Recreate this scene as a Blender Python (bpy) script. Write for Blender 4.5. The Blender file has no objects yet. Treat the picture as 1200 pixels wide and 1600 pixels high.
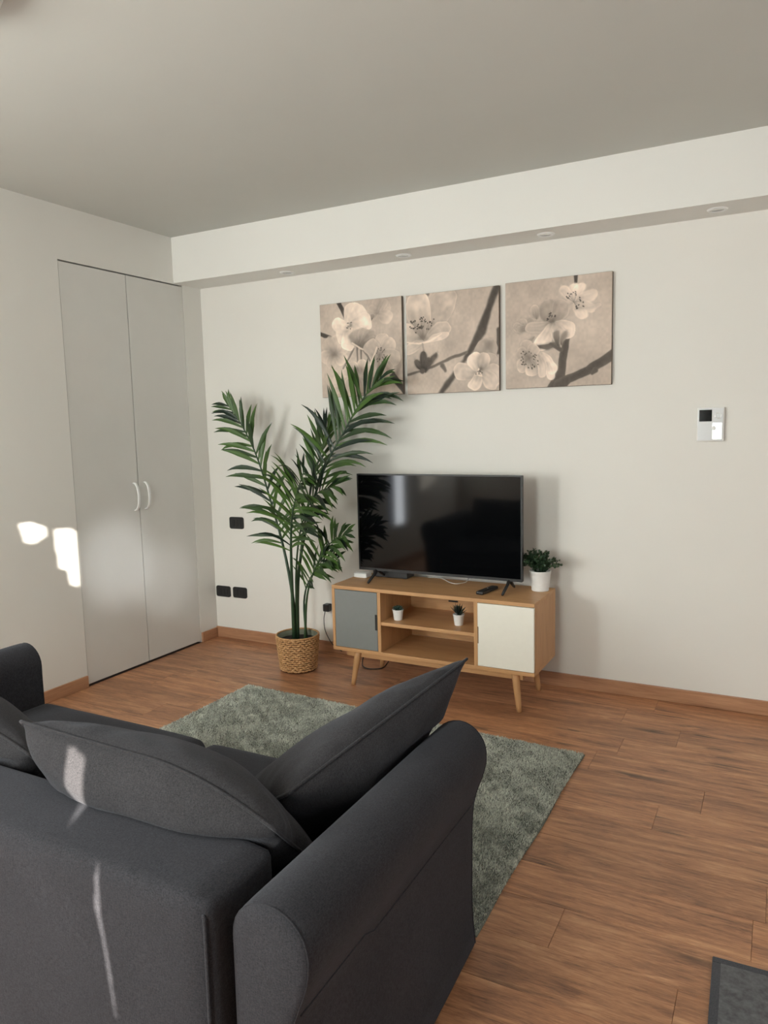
import bpy, bmesh, math, random
import numpy as np
from mathutils import Vector, Matrix, noise

# ------------------------------------------------------------------ camera
SC = bpy.context.scene
COL = SC.collection
F_PX, YAW, PITCH, ROLL = 1154.28, -0.491941, -0.117539, -0.024059
CAM = Vector((3.567524, -4.048083, 1.5))
cam_data = bpy.data.cameras.new('camera')
cam_data.sensor_fit = 'HORIZONTAL'; cam_data.sensor_width = 36.0
cam_data.lens = F_PX / 1200 * 36.0
cam_data.clip_start = 0.02
cam = bpy.data.objects.new('camera', cam_data); COL.objects.link(cam)
fw = Vector((math.sin(YAW) * math.cos(PITCH), math.cos(YAW) * math.cos(PITCH), math.sin(PITCH)))
rt = Vector((math.cos(YAW), -math.sin(YAW), 0)); up = rt.cross(fw)
r2 = math.cos(ROLL) * rt + math.sin(ROLL) * up
u2 = -math.sin(ROLL) * rt + math.cos(ROLL) * up
M = Matrix((r2, u2, -fw)).transposed().to_4x4(); M.translation = CAM
cam.matrix_world = M
SC.camera = cam

# ------------------------------------------------------------------ world, sun, window light, exposure
SC.view_settings.view_transform = 'Standard'; SC.view_settings.look = 'None'
SC.view_settings.gamma = 1.0; SC.view_settings.use_curve_mapping = False
SC.view_settings.exposure = 0.29
world = bpy.data.worlds.new('sky'); SC.world = world; world.use_nodes = True
bg = world.node_tree.nodes['Background']
bg.inputs['Color'].default_value = (0.62, 0.74, 0.95, 1); bg.inputs['Strength'].default_value = 1.2

def sun_light():
    d = Vector((-0.5, 1.0, -0.28)).normalized()
    l = bpy.data.lights.new('sun', 'SUN'); l.energy = 24.0; l.angle = 0.006; l.color = (1, 0.93, 0.82)
    o = bpy.data.objects.new('sun', l); COL.objects.link(o)
    o.rotation_euler = (-d).to_track_quat('Z', 'Y').to_euler(); o.location = (6, -12, 5)
sun_light()
def area(name, loc, target, sx, sy, power, color):
    l = bpy.data.lights.new(name, 'AREA'); l.shape = 'RECTANGLE'; l.size = sx; l.size_y = sy
    l.energy = power; l.color = color
    o = bpy.data.objects.new(name, l); COL.objects.link(o); o.location = loc
    d = Vector(target) - Vector(loc); o.rotation_euler = d.to_track_quat('-Z', 'Y').to_euler()
    return o
# daylight entering at the rear and left window openings (the lamp sits in the reveal of the window it belongs to)
area('daylight_window_one', (0.36, -5.16, 1.62), (0.36, 0, 1.3), 0.50, 1.15, 50, (0.965, 1.0, 0.945))
area('daylight_window_two', (2.40, -5.16, 1.62), (2.40, 0, 1.4), 0.55, 1.15, 46, (0.965, 1.0, 0.945))
area('daylight_window_three', (0.04, -3.46, 1.20), (3, -3.46, 1.2), 0.20, 1.5, 12, (0.90, 0.95, 1.0))
def added_glow(name, loc, target, angle, power):
    # added spot without a visible source, brightens a soft patch on the doors
    l = bpy.data.lights.new(name, 'SPOT'); l.energy = power; l.spot_size = math.radians(angle); l.spot_blend = 1.0
    l.color = (0.93, 0.97, 1.0); l.shadow_soft_size = 0.06
    o = bpy.data.objects.new(name, l); COL.objects.link(o); o.location = loc
    d = Vector(target) - Vector(loc); o.rotation_euler = d.to_track_quat('-Z', 'Y').to_euler()
added_glow('added_glow_near', (5.4, -2.9, 1.5), (0, -0.87, 0.70), 7.0, 340)
added_glow('added_glow_far', (5.4, -2.9, 1.7), (0, -0.48, 0.52), 6.0, 190)
area('fill_light_right', (5.46, -2.6, 1.45), (0, -2.6, 1.45), 1.4, 1.5, 10, (0.86, 0.92, 1.0))  # added fill lamp at the right wall, in front of the closed sheet

# ------------------------------------------------------------------ materials
def srgb(r, g, b):
    f = lambda c: (c / 255 / 12.92) if c / 255 <= 0.04045 else ((c / 255 + 0.055) / 1.055) ** 2.4
    return (f(r), f(g), f(b), 1.0)
class NT:
    def __init__(s, name, rough=0.6, color=(0.5, 0.5, 0.5, 1), spec=0.5, metal=0.0):
        s.m = bpy.data.materials.new(name); s.m.use_nodes = True
        s.t = s.m.node_tree; s.n = s.t.nodes; s.b = s.n['Principled BSDF']
        s.b.inputs['Roughness'].default_value = rough; s.b.inputs['Base Color'].default_value = color
        s.b.inputs['Specular IOR Level'].default_value = spec; s.b.inputs['Metallic'].default_value = metal
    def node(s, typ, **kw):
        nd = s.n.new(typ)
        for k, v in kw.items():
            if k in nd.inputs: nd.inputs[k].default_value = v
            else: setattr(nd, k, v)
        return nd
    def link(s, a, b): s.t.links.new(a, b)
    def coords(s, scale=(1, 1, 1), offset=None):
        tc = s.node('ShaderNodeTexCoord'); mp = s.node('ShaderNodeMapping')
        mp.inputs['Scale'].default_value = scale; s.link(tc.outputs['Object'], mp.inputs['Vector'])
        if offset is not None: s.link(offset, mp.inputs['Location'])
        return mp.outputs['Vector']
    def noise(s, vec, scale, detail=3, rough=0.55, dist=0.0):
        n = s.node('ShaderNodeTexNoise'); n.inputs['Scale'].default_value = scale
        n.inputs['Detail'].default_value = detail; n.inputs['Roughness'].default_value = rough
        n.inputs['Distortion'].default_value = dist
        s.link(vec, n.inputs['Vector']); return n.outputs['Fac']
    def ramp(s, fac, stops):
        r = s.node('ShaderNodeValToRGB'); e = r.color_ramp.elements
        while len(e) < len(stops): e.new(0.5)
        for i, (p, c) in enumerate(stops): e[i].position = p; e[i].color = c
        s.link(fac, r.inputs['Fac']); return r.outputs['Color']
    def mix(s, fac, a, b, mode='MIX'):
        m = s.node('ShaderNodeMix', data_type='RGBA', blend_type=mode)
        if isinstance(fac, (int, float)): m.inputs[0].default_value = fac
        else: s.link(fac, m.inputs[0])
        for sock, v in ((m.inputs[6], a), (m.inputs[7], b)):
            if isinstance(v, tuple): sock.default_value = v
            else: s.link(v, sock)
        return m.outputs[2]
    def bump(s, h, strength=0.2, dist=0.001):
        b = s.node('ShaderNodeBump'); b.inputs['Strength'].default_value = strength
        b.inputs['Distance'].default_value = dist; s.link(h, b.inputs['Height'])
        s.link(b.outputs['Normal'], s.b.inputs['Normal'])
    def base(s, c): s.link(c, s.b.inputs['Base Color'])

def plain(name, col, rough=0.5, spec=0.5, metal=0.0, var=0.06, scale=40, bump=0.05):
    t = NT(name, rough, col, spec, metal)
    v = t.coords(); f = t.noise(v, scale, 3)
    lo = tuple(c * (1 - var) for c in col[:3]) + (1,); hi = tuple(min(1, c * (1 + var)) for c in col[:3]) + (1,)
    t.base(t.ramp(f, [(0.3, lo), (0.7, hi)]))
    if bump: t.bump(f, bump, 0.001)
    return t.m
def m_plaster(name, col, rough=0.6, bump=0.12):
    t = NT(name, rough, col, 0.3); v = t.coords()
    a = t.noise(v, 1.3, 3); b = t.noise(v, 260, 4)
    lo = tuple(c * 0.975 for c in col[:3]) + (1,)
    t.base(t.ramp(a, [(0.35, lo), (0.65, col)])); t.bump(b, bump, 0.0006); return t.m
def m_wood(name, c_lo, c_hi, axis='x', rough=0.45, var=0.0, scale=1.0):
    t = NT(name, rough)
    s = {'x': (1.2, 14, 14), 'y': (14, 1.2, 14), 'z': (14, 14, 1.2)}[axis]
    v = t.coords(tuple(k * scale for k in s)); a = t.noise(v, 2.0, 6, 0.6, 0.6)
    f2 = t.coords(tuple(k * scale * (7 if k > 2 else 3) for k in s)); b = t.noise(f2, 2.5, 3, 0.6)
    m = t.mix(0.35, a, b); t.base(t.ramp(m, [(0.32, c_lo), (0.68, c_hi)])); t.bump(b, 0.08, 0.0005)
    return t.m
def m_floor():
    t = NT('laminate_oak', 0.36, spec=0.5)
    oi = t.node('ShaderNodeObjectInfo'); mul = t.node('ShaderNodeVectorMath', operation='SCALE')
    comb = t.node('ShaderNodeCombineXYZ'); t.link(oi.outputs['Random'], comb.inputs[0]); t.link(oi.outputs['Random'], comb.inputs[1])
    t.link(comb.outputs[0], mul.inputs[0]); mul.inputs['Scale'].default_value = 57.0
    off = mul.outputs[0]
    v1 = t.coords((0.8, 6.5, 1), off); big = t.noise(v1, 2.0, 5, 0.62, 1.6)
    v2 = t.coords((1.3, 15, 1), off); grain = t.noise(v2, 2.6, 6, 0.68, 1.1)
    v3 = t.coords((5, 110, 1), off); fine = t.noise(v3, 3.0, 3, 0.6, 0.2)
    v4 = t.coords((2.0, 8.5, 1), off)
    vo = t.node('ShaderNodeTexVoronoi'); vo.inputs['Scale'].default_value = 1.15; t.link(v4, vo.inputs['Vector'])
    knot = t.ramp(vo.outputs['Distance'], [(0.03, (1, 1, 1, 1)), (0.30, (0, 0, 0, 1))])
    m = t.mix(0.40, big, grain)
    v5 = t.coords((5.5, 42, 1), off); midg = t.noise(v5, 2.2, 8, 0.72, 1.8)
    m = t.mix(0.30, m, midg)
    m = t.mix(0.12, m, fine)
    c = t.ramp(m, [(0.37, srgb(98, 67, 50)), (0.445, srgb(150, 105, 77)), (0.515, srgb(182, 130, 94)), (0.62, srgb(214, 165, 124))])
    streak = t.ramp(grain, [(0.46, (1, 1, 1, 1)), (0.60, (0, 0, 0, 1))])
    kf = t.mix(1.0, knot, streak, 'MULTIPLY')
    c = t.mix(kf, c, srgb(92, 66, 50))
    dist = t.node('ShaderNodeMath', operation='ADD'); nz = t.node('ShaderNodeMath', operation='MULTIPLY'); t.link(midg, nz.inputs[0]); nz.inputs[1].default_value = 0.12
    t.link(vo.outputs['Distance'], dist.inputs[0]); t.link(nz.outputs[0], dist.inputs[1])
    core = t.ramp(dist.outputs[0], [(0.085, (0.8, 0.8, 0.8, 1)), (0.125, (0, 0, 0, 1))])
    c = t.mix(core, c, srgb(84, 56, 40))
    tone = t.ramp(oi.outputs['Random'], [(0.0, (0.90, 0.89, 0.88, 1)), (0.5, (1, 1, 1, 1)), (1.0, (1.06, 1.03, 1.0, 1))])
    c = t.mix(1.0, c, tone, 'MULTIPLY'); t.base(c)
    r = t.ramp(fine, [(0.3, (0.33,) * 3 + (1,)), (0.7, (0.45,) * 3 + (1,))]); t.link(r, t.b.inputs['Roughness'])
    t.bump(fine, 0.10, 0.0004); return t.m
def m_fabric(name, col, scale=1.0, bump=0.5, rough=0.92, sheen=0.25):
    t = NT(name, rough, col, 0.12)
    k = scale
    warp = t.noise(t.coords((110 * k, 700 * k, 700 * k)), 1.0, 2, 0.6)
    weft = t.noise(t.coords((700 * k, 110 * k, 110 * k)), 1.0, 2, 0.6)
    v = t.coords(); mel = t.noise(v, 330 * k, 3, 0.6); n2 = t.noise(v, 4, 4)
    w = t.mix(0.5, warp, weft); m = t.mix(0.45, w, mel)
    lo = tuple(c * 0.55 for c in col[:3]) + (1,); hi = tuple(c * 1.5 for c in col[:3]) + (1,)
    c = t.ramp(m, [(0.36, lo), (0.64, hi)])
    c = t.mix(1.0, c, t.ramp(n2, [(0.3, (0.88, 0.88, 0.88, 1)), (0.7, (1.10, 1.10, 1.10, 1))]), 'MULTIPLY')
    t.base(c); t.bump(w, bump, 0.0012)
    t.b.inputs['Sheen Weight'].default_value = sheen; t.b.inputs['Sheen Roughness'].default_value = 0.5
    t.b.inputs['Sheen Tint'].default_value = (0.55, 0.58, 0.68, 1)
    return t.m
def m_vcol(name, rough=0.7):
    t = NT(name, rough, spec=0.25); a = t.node('ShaderNodeVertexColor', layer_name='print'); t.base(a.outputs['Color'])
    v = t.coords(); t.bump(t.noise(v, 700, 2), 0.15, 0.0004); return t.m

MT = {}
MT['wall'] = m_plaster('painted_plaster', (0.81, 0.79, 0.745, 1), 0.55)
MT['wall_side'] = m_plaster('satin_painted_plaster', (0.80, 0.785, 0.745, 1), 0.30, 0.03)
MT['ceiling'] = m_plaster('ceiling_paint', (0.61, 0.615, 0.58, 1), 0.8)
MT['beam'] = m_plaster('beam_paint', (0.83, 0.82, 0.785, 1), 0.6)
MT['door'] = plain('satin_door_lacquer', (0.72, 0.71, 0.68, 1), 0.15, 0.5, var=0.012, scale=6, bump=0.02)
MT['gap'] = plain('dark_gap', (0.03, 0.028, 0.025, 1), 0.9)
MT['white_plastic'] = plain('white_plastic', (0.85, 0.85, 0.84, 1), 0.3, var=0.02)
MT['floor'] = m_floor()
MT['sub'] = plain('underlay', (0.10, 0.06, 0.04, 1), 0.9)
MT['skirt'] = m_wood('skirting_wood', srgb(150, 104, 76), srgb(196, 150, 116), 'x', 0.4)
MT['skirt_y'] = m_wood('skirting_wood_side', srgb(150, 104, 76), srgb(196, 150, 116), 'y', 0.4)
OL, OH = srgb(178, 132, 88), srgb(206, 160, 112)
MT['oak_x'] = m_wood('oak_veneer_long', OL, OH, 'x')
MT['oak_z'] = m_wood('oak_veneer_upright', OL, OH, 'z')
MT['oak_y'] = m_wood('oak_veneer_deep', OL, OH, 'y')
MT['grey_door'] = plain('grey_lacquer', srgb(124, 126, 124), 0.5, var=0.02)
MT['cream_door'] = plain('cream_lacquer', srgb(238, 234, 222), 0.45, var=0.01)
MT['black'] = plain('black_plastic', (0.018, 0.018, 0.019, 1), 0.38, var=0.1)
MT['black_soft'] = plain('black_satin_metal', (0.014, 0.014, 0.015, 1), 0.45)
MT['screen'] = plain('screen_glass', (0.0025, 0.0028, 0.0034, 1), 0.07, 0.34, var=0.0, bump=0)
MT['sofa'] = m_fabric('charcoal_weave', (0.034, 0.0335, 0.0385, 1), 1.0, 0.6, sheen=0.12)
MT['cushion'] = m_fabric('charcoal_cushion_weave', (0.038, 0.0365, 0.0395, 1), 1.0, 0.6, sheen=0.12)
MT['rug'] = plain('rug_backing', srgb(120, 124, 115), 0.95, 0.1, var=0.25, scale=30)
MT['mat'] = plain('grey_mat_pile', srgb(104, 104, 106), 0.95, 0.1, var=0.28, scale=55, bump=0.7)
MT['mat_edge'] = m_fabric('mat_binding', srgb(74, 74, 77), 1.5, 0.4)
MT['pot'] = plain('white_ceramic', (0.80, 0.79, 0.77, 1), 0.4, var=0.02)
MT['soil'] = plain('soil', (0.02, 0.015, 0.012, 1), 0.95, var=0.5, scale=200, bump=0.6)
MT['liner'] = plain('grey_green_liner', srgb(120, 124, 108), 0.5)
MT['cable'] = plain('black_cable', (0.02, 0.02, 0.02, 1), 0.4)
MT['wcable'] = plain('white_cable', (0.75, 0.74, 0.70, 1), 0.4)
MT['glass_wht'] = plain('white_glass', (0.80, 0.82, 0.84, 1), 0.06, 0.8, var=0.0, bump=0)
MT['chrome'] = plain('brushed_chrome', (0.75, 0.75, 0.75, 1), 0.18, metal=1.0, var=0.0, bump=0)
MT['canvas_side'] = plain('canvas_edge', srgb(120, 108, 96), 0.8)
MT['print'] = m_vcol('printed_canvas')
MT['sun_blocker'] = m_fabric('sun_blocker_cloth', (0.30, 0.28, 0.25, 1), 0.6, 0.3)
def m_glass():
    t = NT('window_pane_glass', 0.02, (1, 1, 1, 1)); t.b.inputs['Transmission Weight'].default_value = 1.0; t.b.inputs['IOR'].default_value = 1.02; return t.m
MT['glass'] = m_glass()
def m_leaf(name, c1, c2, rough=0.42):
    t = NT(name, rough, spec=0.4); oi = t.node('ShaderNodeObjectInfo'); v = t.coords()
    n = t.noise(v, 7, 2); m = t.mix(0.5, n, oi.outputs['Random'])
    t.base(t.ramp(m, [(0.3, c1), (0.7, c2)])); return t.m
MT['palm'] = m_leaf('palm_leaf', srgb(20, 40, 27), srgb(72, 102, 44))
MT['stem'] = m_leaf('palm_stem', srgb(40, 62, 42), srgb(62, 84, 54))
MT['box'] = m_leaf('small_round_leaf', srgb(50, 74, 50), srgb(124, 146, 106))
MT['succ'] = m_leaf('dark_succulent', srgb(24, 34, 30), srgb(48, 62, 50))
MT['succ2'] = m_leaf('blue_green_succulent', srgb(34, 54, 48), srgb(66, 90, 76))
def m_wicker():
    t = NT('woven_seagrass', 0.6, spec=0.3); v = t.coords((1, 1, 1)); n = t.noise(v, 90, 3)
    t.base(t.ramp(n, [(0.3, srgb(160, 116, 72)), (0.7, srgb(214, 172, 124))])); t.bump(n, 0.3, 0.001); return t.m
MT['wicker'] = m_wicker()
MT['wicker_core'] = plain('basket_core', srgb(92, 58, 30), 0.8)

# ------------------------------------------------------------------ helpers
def mesh_obj(name, verts, faces, mat, parent=None, smooth=False, loc=None, origin=None):
    me = bpy.data.meshes.new(name)
    if origin is not None: verts = [tuple(Vector(v) - Vector(origin)) for v in verts]
    me.from_pydata([tuple(v) for v in verts], [], faces); me.validate(); me.update()
    if mat: me.materials.append(MT[mat])
    if smooth: me.polygons.foreach_set('use_smooth', [True] * len(me.polygons))
    o = bpy.data.objects.new(name, me); COL.objects.link(o)
    if parent: o.parent = parent
    if origin is not None: o.location = origin
    if loc is not None: o.location = loc
    return o
def bm_obj(name, bm, mat, parent=None, smooth=False, loc=None):
    me = bpy.data.meshes.new(name)
    bmesh.ops.recalc_face_normals(bm, faces=bm.faces); bm.to_mesh(me); bm.free(); me.update()
    if mat: me.materials.append(MT[mat])
    if smooth: me.polygons.foreach_set('use_smooth', [True] * len(me.polygons))
    o = bpy.data.objects.new(name, me); COL.objects.link(o)
    if parent: o.parent = parent
    if loc is not None: o.location = loc
    return o
def tag(o, label=None, cat=None, group=None, kind=None):
    if label: o['label'] = label
    if cat: o['category'] = cat
    if group: o['group'] = group
    if kind: o['kind'] = kind
    return o
def thing(name, loc, label, cat, group=None, rz=0):
    o = bpy.data.objects.new(name, None); COL.objects.link(o); o.location = loc; o.rotation_euler = (0, 0, rz)
    o.empty_display_size = 0.1
    return tag(o, label, cat, group)
def add_box(bm, x0, x1, y0, y1, z0, z1, bev=0.0, seg=2):
    r = bmesh.ops.create_cube(bm, size=1.0)
    vs = r['verts']
    for v in vs:
        v.co = Vector(((x0 + x1) / 2 + v.co.x * (x1 - x0), (y0 + y1) / 2 + v.co.y * (y1 - y0), (z0 + z1) / 2 + v.co.z * (z1 - z0)))
    if bev:
        es = list({e for v in vs for e in v.link_edges})
        bmesh.ops.bevel(bm, geom=es, offset=bev, segments=seg, affect='EDGES', profile=0.5)
    return vs
def box(name, b, mat, parent=None, bev=0.0, kind=None, seg=2, smooth=False):
    x0, x1, y0, y1, z0, z1 = b
    c = Vector(((x0 + x1) / 2, (y0 + y1) / 2, (z0 + z1) / 2))
    bm = bmesh.new(); add_box(bm, x0 - c.x, x1 - c.x, y0 - c.y, y1 - c.y, z0 - c.z, z1 - c.z, bev, seg)
    o = bm_obj(name, bm, mat, parent, smooth, c)
    if kind: o['kind'] = kind
    return o
def boxes(name, bs, mat, parent=None, bev=0.0, kind=None):
    bm = bmesh.new()
    for b in bs: add_box(bm, *b, bev)
    o = bm_obj(name, bm, mat, parent)
    if kind: o['kind'] = kind
    return o
def add_tube(V, Fc, pts, rad, n=8, caps=True):
    pts = [Vector(p) for p in pts]; base = len(V); prev = None
    rads = rad if isinstance(rad, (list, tuple)) else [rad] * len(pts)
    for i, p in enumerate(pts):
        t = (pts[min(i + 1, len(pts) - 1)] - pts[max(i - 1, 0)])
        t = t.normalized() if t.length > 1e-9 else Vector((0, 0, 1))
        if prev is None:
            a = Vector((0, 0, 1)) if abs(t.z) < 0.9 else Vector((1, 0, 0)); s = t.cross(a).normalized()
        else:
            s = (prev - t * prev.dot(t)).normalized()
        prev = s; q = t.cross(s)
        for k in range(n):
            a = 2 * math.pi * k / n; V.append(p + (s * math.cos(a) + q * math.sin(a)) * rads[i])
    for i in range(len(pts) - 1):
        for k in range(n):
            a = base + i * n + k; b = base + i * n + (k + 1) % n
            Fc.append((a, b, b + n, a + n))
    if caps:
        Fc.append(tuple(base + k for k in range(n))[::-1]); Fc.append(tuple(base + (len(pts) - 1) * n + k for k in range(n)))
def tube(name, pts, rad, mat, parent=None, n=8, origin=None):
    V, Fc = [], []; add_tube(V, Fc, pts, rad, n)
    return mesh_obj(name, V, Fc, mat, parent, True, origin=origin)
def spline(pts, n):
    P = [Vector(p) for p in pts]; P = [P[0] * 2 - P[1]] + P + [P[-1] * 2 - P[-2]]; out = []
    segs = len(P) - 3
    for i in range(n + 1):
        t = i / n * segs; k = min(int(t), segs - 1); u = t - k
        a, b, c, d = P[k:k + 4]
        out.append(0.5 * ((2 * b) + (c - a) * u + (2 * a - 5 * b + 4 * c - d) * u * u + (3 * b - a - 3 * c + d) * u ** 3))
    return out
def lathe(name, prof, mat, parent=None, n=32, loc=None, smooth=True):
    V, Fc = [], []
    for r, z in prof:
        for k in range(n):
            a = 2 * math.pi * k / n; V.append((r * math.cos(a), r * math.sin(a), z))
    for i in range(len(prof) - 1):
        for k in range(n):
            a = i * n + k; b = i * n + (k + 1) % n; Fc.append((a, b, b + n, a + n))
    if prof[0][0] > 1e-5: Fc.append(tuple(range(n))[::-1])
    if prof[-1][0] > 1e-5: Fc.append(tuple((len(prof) - 1) * n + k for k in range(n)))
    return mesh_obj(name, V, Fc, mat, parent, smooth, loc=loc)

# ------------------------------------------------------------------ room shell
X1, Y1, ZC, ZB = 5.5, -5.2, 2.752, 2.461
floor = box('floor', (-0.1, X1 + 0.1, Y1 - 0.1, 0.1, -0.12, -0.012), 'sub', kind='structure')
PW, PL = 0.1925, 1.285
rng = random.Random(4)
plank_mesh = {}
def plank(x0, x1, y0, y1):
    x0 += 0.0004; x1 -= 0.0004; y0 += 0.0004; y1 -= 0.0004
    key = (round(x1 - x0, 3), round(y1 - y0, 3)); c = Vector(((x0 + x1) / 2, (y0 + y1) / 2, -0.006))
    if key not in plank_mesh:
        bm = bmesh.new(); hx, hy = (x1 - x0) / 2, (y1 - y0) / 2
        add_box(bm, -hx, hx, -hy, hy, -0.006, 0.006)
        es = [e for e in bm.edges if all(v.co.z > 0 for v in e.verts)]
        bmesh.ops.bevel(bm, geom=es, offset=0.0007, segments=1, affect='EDGES')
        me = bpy.data.meshes.new('plank'); bm.to_mesh(me); bm.free(); me.materials.append(MT['floor']); plank_mesh[key] = me
    o = bpy.data.objects.new('plank', plank_mesh[key]); COL.objects.link(o); o.parent = floor
    o.location = c - floor.location
starts = {5: 3.35, 11: 3.38}
row = 0; y = -0.0
while y > Y1 + 0.01:
    y0 = max(y - PW, Y1); st = starts.get(row, None)
    if st is None: st = rng.uniform(0.25, 1.2)
    while st > PL: st -= PL
    x = 0.0; nx = st
    while x < X1 - 0.001:
        nx2 = min(nx, X1)
        if nx2 - x > 0.05: plank(x, nx2, y0, y)
        x = nx2; nx = x + PL
    y = y0; row += 1

# left wall with the closet opening and a window
DY0, DY1, DYM, DZ = -1.153, -0.177, -0.667, 2.456
W3 = (-3.62, -3.30, 0.4, 2.0)
boxes('wall_left', [(-0.15, 0, DY1, 0.0, 0, ZC), (-0.15, 0, DY0, DY1, DZ, ZC), (-0.15, 0, W3[1], DY0, 0, ZC),
      (-0.15, 0, W3[0], W3[1], 0, W3[2]), (-0.15, 0, W3[0], W3[1], W3[3], ZC), (-0.15, 0, Y1, W3[0], 0, ZC)], 'wall_side', kind='structure')
box('wall_back', (-0.15, X1 + 0.15, 0.0, 0.15, 0, ZC), 'wall', kind='structure')
W4 = (-3.4, -1.8, 0.65, 2.25)
boxes('wall_right', [(X1, X1 + 0.15, W4[1], 0, 0, ZC), (X1, X1 + 0.15, Y1, W4[0], 0, ZC), (X1, X1 + 0.15, W4[0], W4[1], 0, W4[2]), (X1, X1 + 0.15, W4[0], W4[1], W4[3], ZC)], 'wall', kind='structure')
W1 = (0.06, 0.66, 1.0, 2.25); W2 = (1.55, 4.35, 0.9, 2.3)
boxes('wall_rear', [(-0.15, W1[0], Y1 - 0.15, Y1, 0, ZC), (W1[1], W2[0], Y1 - 0.15, Y1, 0, ZC), (W2[1], X1 + 0.15, Y1 - 0.15, Y1, 0, ZC),
      (W1[0], W1[1], Y1 - 0.15, Y1, 0, W1[2]), (W1[0], W1[1], Y1 - 0.15, Y1, W1[3], ZC),
      (W2[0], W2[1], Y1 - 0.15, Y1, 0, W2[2]), (W2[0], W2[1], Y1 - 0.15, Y1, W2[3], ZC)], 'wall', kind='structure')
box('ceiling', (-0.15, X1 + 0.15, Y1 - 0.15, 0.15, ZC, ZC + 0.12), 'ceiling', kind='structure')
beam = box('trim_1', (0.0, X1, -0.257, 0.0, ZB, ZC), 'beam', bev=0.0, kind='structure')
tag(beam, 'white boxed-in ceiling beam running above the canvases')

def window(name, a0, a1, z0, z1, axis, plane, mull=1):
    w = bpy.data.objects.new(name, None); COL.objects.link(w); w['kind'] = 'structure'
    w.location = ((a0 + a1) / 2, plane, z0) if axis == 'x' else (plane, (a0 + a1) / 2, z0)
    h = (a1 - a0) / 2; H = z1 - z0; t = 0.05; bs = []
    xs = [(-h, -h + t), (h - t, h)] + [(-h + 2 * h * (i + 1) / (mull + 1) - t / 2, -h + 2 * h * (i + 1) / (mull + 1) + t / 2) for i in range(mull)]
    for p0, p1 in xs: bs.append((p0, p1, -0.03, 0.03, 0, H))
    for q0, q1 in ((0, t), (H - t, H)): bs.append((-h + t, h - t, -0.029, 0.029, q0, q1))
    if axis == 'y': bs = [(b[2], b[3], b[0], b[1], b[4], b[5]) for b in bs]
    boxes('window_frame', bs, 'white_plastic', w)
    g = (-h + t, h - t, -0.003, 0.003, t, H - t)
    if axis == 'y': g = (g[2], g[3], g[0], g[1], g[4], g[5])
    return w
window('window_1', W1[0], W1[1], W1[2], W1[3], 'x', Y1 - 0.08)
window('window_2', W2[0], W2[1], W2[2], W2[3], 'x', Y1 - 0.08, 2)
window('window_3', W3[0], W3[1], W3[2], W3[3], 'y', -0.08, 0)
window('window_4', W4[0], W4[1], W4[2], W4[3], 'y', X1 + 0.08, 1)

# added unseen sheet over the wide rear window, cut to shape the sun patches
SD = Vector((-0.5, 1.0, -0.28))
def back(p, yc):
    t = (p[1] - yc) / SD.y; return (p[0] - SD.x * t, p[2] - SD.z * t)
def inpoly(x, z, poly):
    c = False; j = len(poly) - 1
    for i in range(len(poly)):
        (xi, zi), (xj, zj) = poly[i], poly[j]
        if (zi > z) != (zj > z) and x < (xj - xi) * (z - zi) / (zj - zi) + xi: c = not c
        j = i
    return c
YC = Y1 - 0.03
gaps = [[back((0, yy, zz), YC) for yy, zz in [(-1.525, 1.017), (-1.44, 1.02), (-1.363, 0.985), (-1.36, 0.935), (-1.43, 0.905), (-1.50, 0.915)]],
        [back((0, yy, zz), YC) for yy, zz in [(-1.305, 0.955), (-1.20, 0.955), (-1.165, 0.933), (-1.162, 0.612), (-1.215, 0.63), (-1.235, 0.72), (-1.30, 0.735)]],
        [back(p, YC) for p in [(2.165, -2.97, 0.79), (2.18, -2.97, 0.79), (2.275, -2.97, 0.735), (2.285, -2.99, 0.62), (2.225, -2.98, 0.635), (2.175, -2.98, 0.70)]],
        [back(p, YC) for p in [(2.410, -3.12, 0.66), (2.416, -3.12, 0.655), (2.425, -3.13, 0.55), (2.447, -3.13, 0.46), (2.461, -3.13, 0.33), (2.452, -3.13, 0.36), (2.425, -3.13, 0.50), (2.405, -3.13, 0.57)]]]
nx_, nz_ = 620, 300
cx0, cx1, cz0, cz1 = W2[0] + 0.001, W2[1] - 0.001, W2[2] + 0.001, W2[3] - 0.001
V, Fc = [], []
for j in range(nz_ + 1):
    for i in range(nx_ + 1):
        x = cx0 + (cx1 - cx0) * i / nx_; V.append((x, YC + 0.012 * math.sin(x * 55), cz0 + (cz1 - cz0) * j / nz_))
for j in range(nz_):
    for i in range(nx_):
        x = cx0 + (cx1 - cx0) * (i + 0.5) / nx_; z = cz0 + (cz1 - cz0) * (j + 0.5) / nz_
        if any(inpoly(x, z, g) for g in gaps): continue
        a = j * (nx_ + 1) + i; Fc.append((a, a + 1, a + nx_ + 2, a + nx_ + 1))
blocker = mesh_obj('sun_blocker', V, Fc, 'sun_blocker', smooth=True)
tag(blocker, 'added unseen beige cloth sheet shaping the sun in the wide rear window opening', 'sun_blocker')
md = blocker.modifiers.new('thickness', 'SOLIDIFY'); md.thickness = 0.002

V, Fc = [], []
for i in range(161):
    yy = W4[0] + 0.001 + (W4[1] - W4[0] - 0.002) * i / 160
    for z in (W4[2] + 0.001, W4[3] - 0.001): V.append((X1 + 0.03 + 0.012 * math.sin(yy * 55), yy, z))
for i in range(160): Fc.append((2 * i, 2 * i + 1, 2 * i + 3, 2 * i + 2))
blocker2 = mesh_obj('sun_blocker', V, Fc, 'sun_blocker', smooth=True)  # unseen sheet added to keep direct sun out of the right window
tag(blocker2, 'added unseen beige cloth sheet blocking the sun in the window of the right wall', 'sun_blocker')
md = blocker2.modifiers.new('thickness', 'SOLIDIFY'); md.thickness = 0.002

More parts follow.
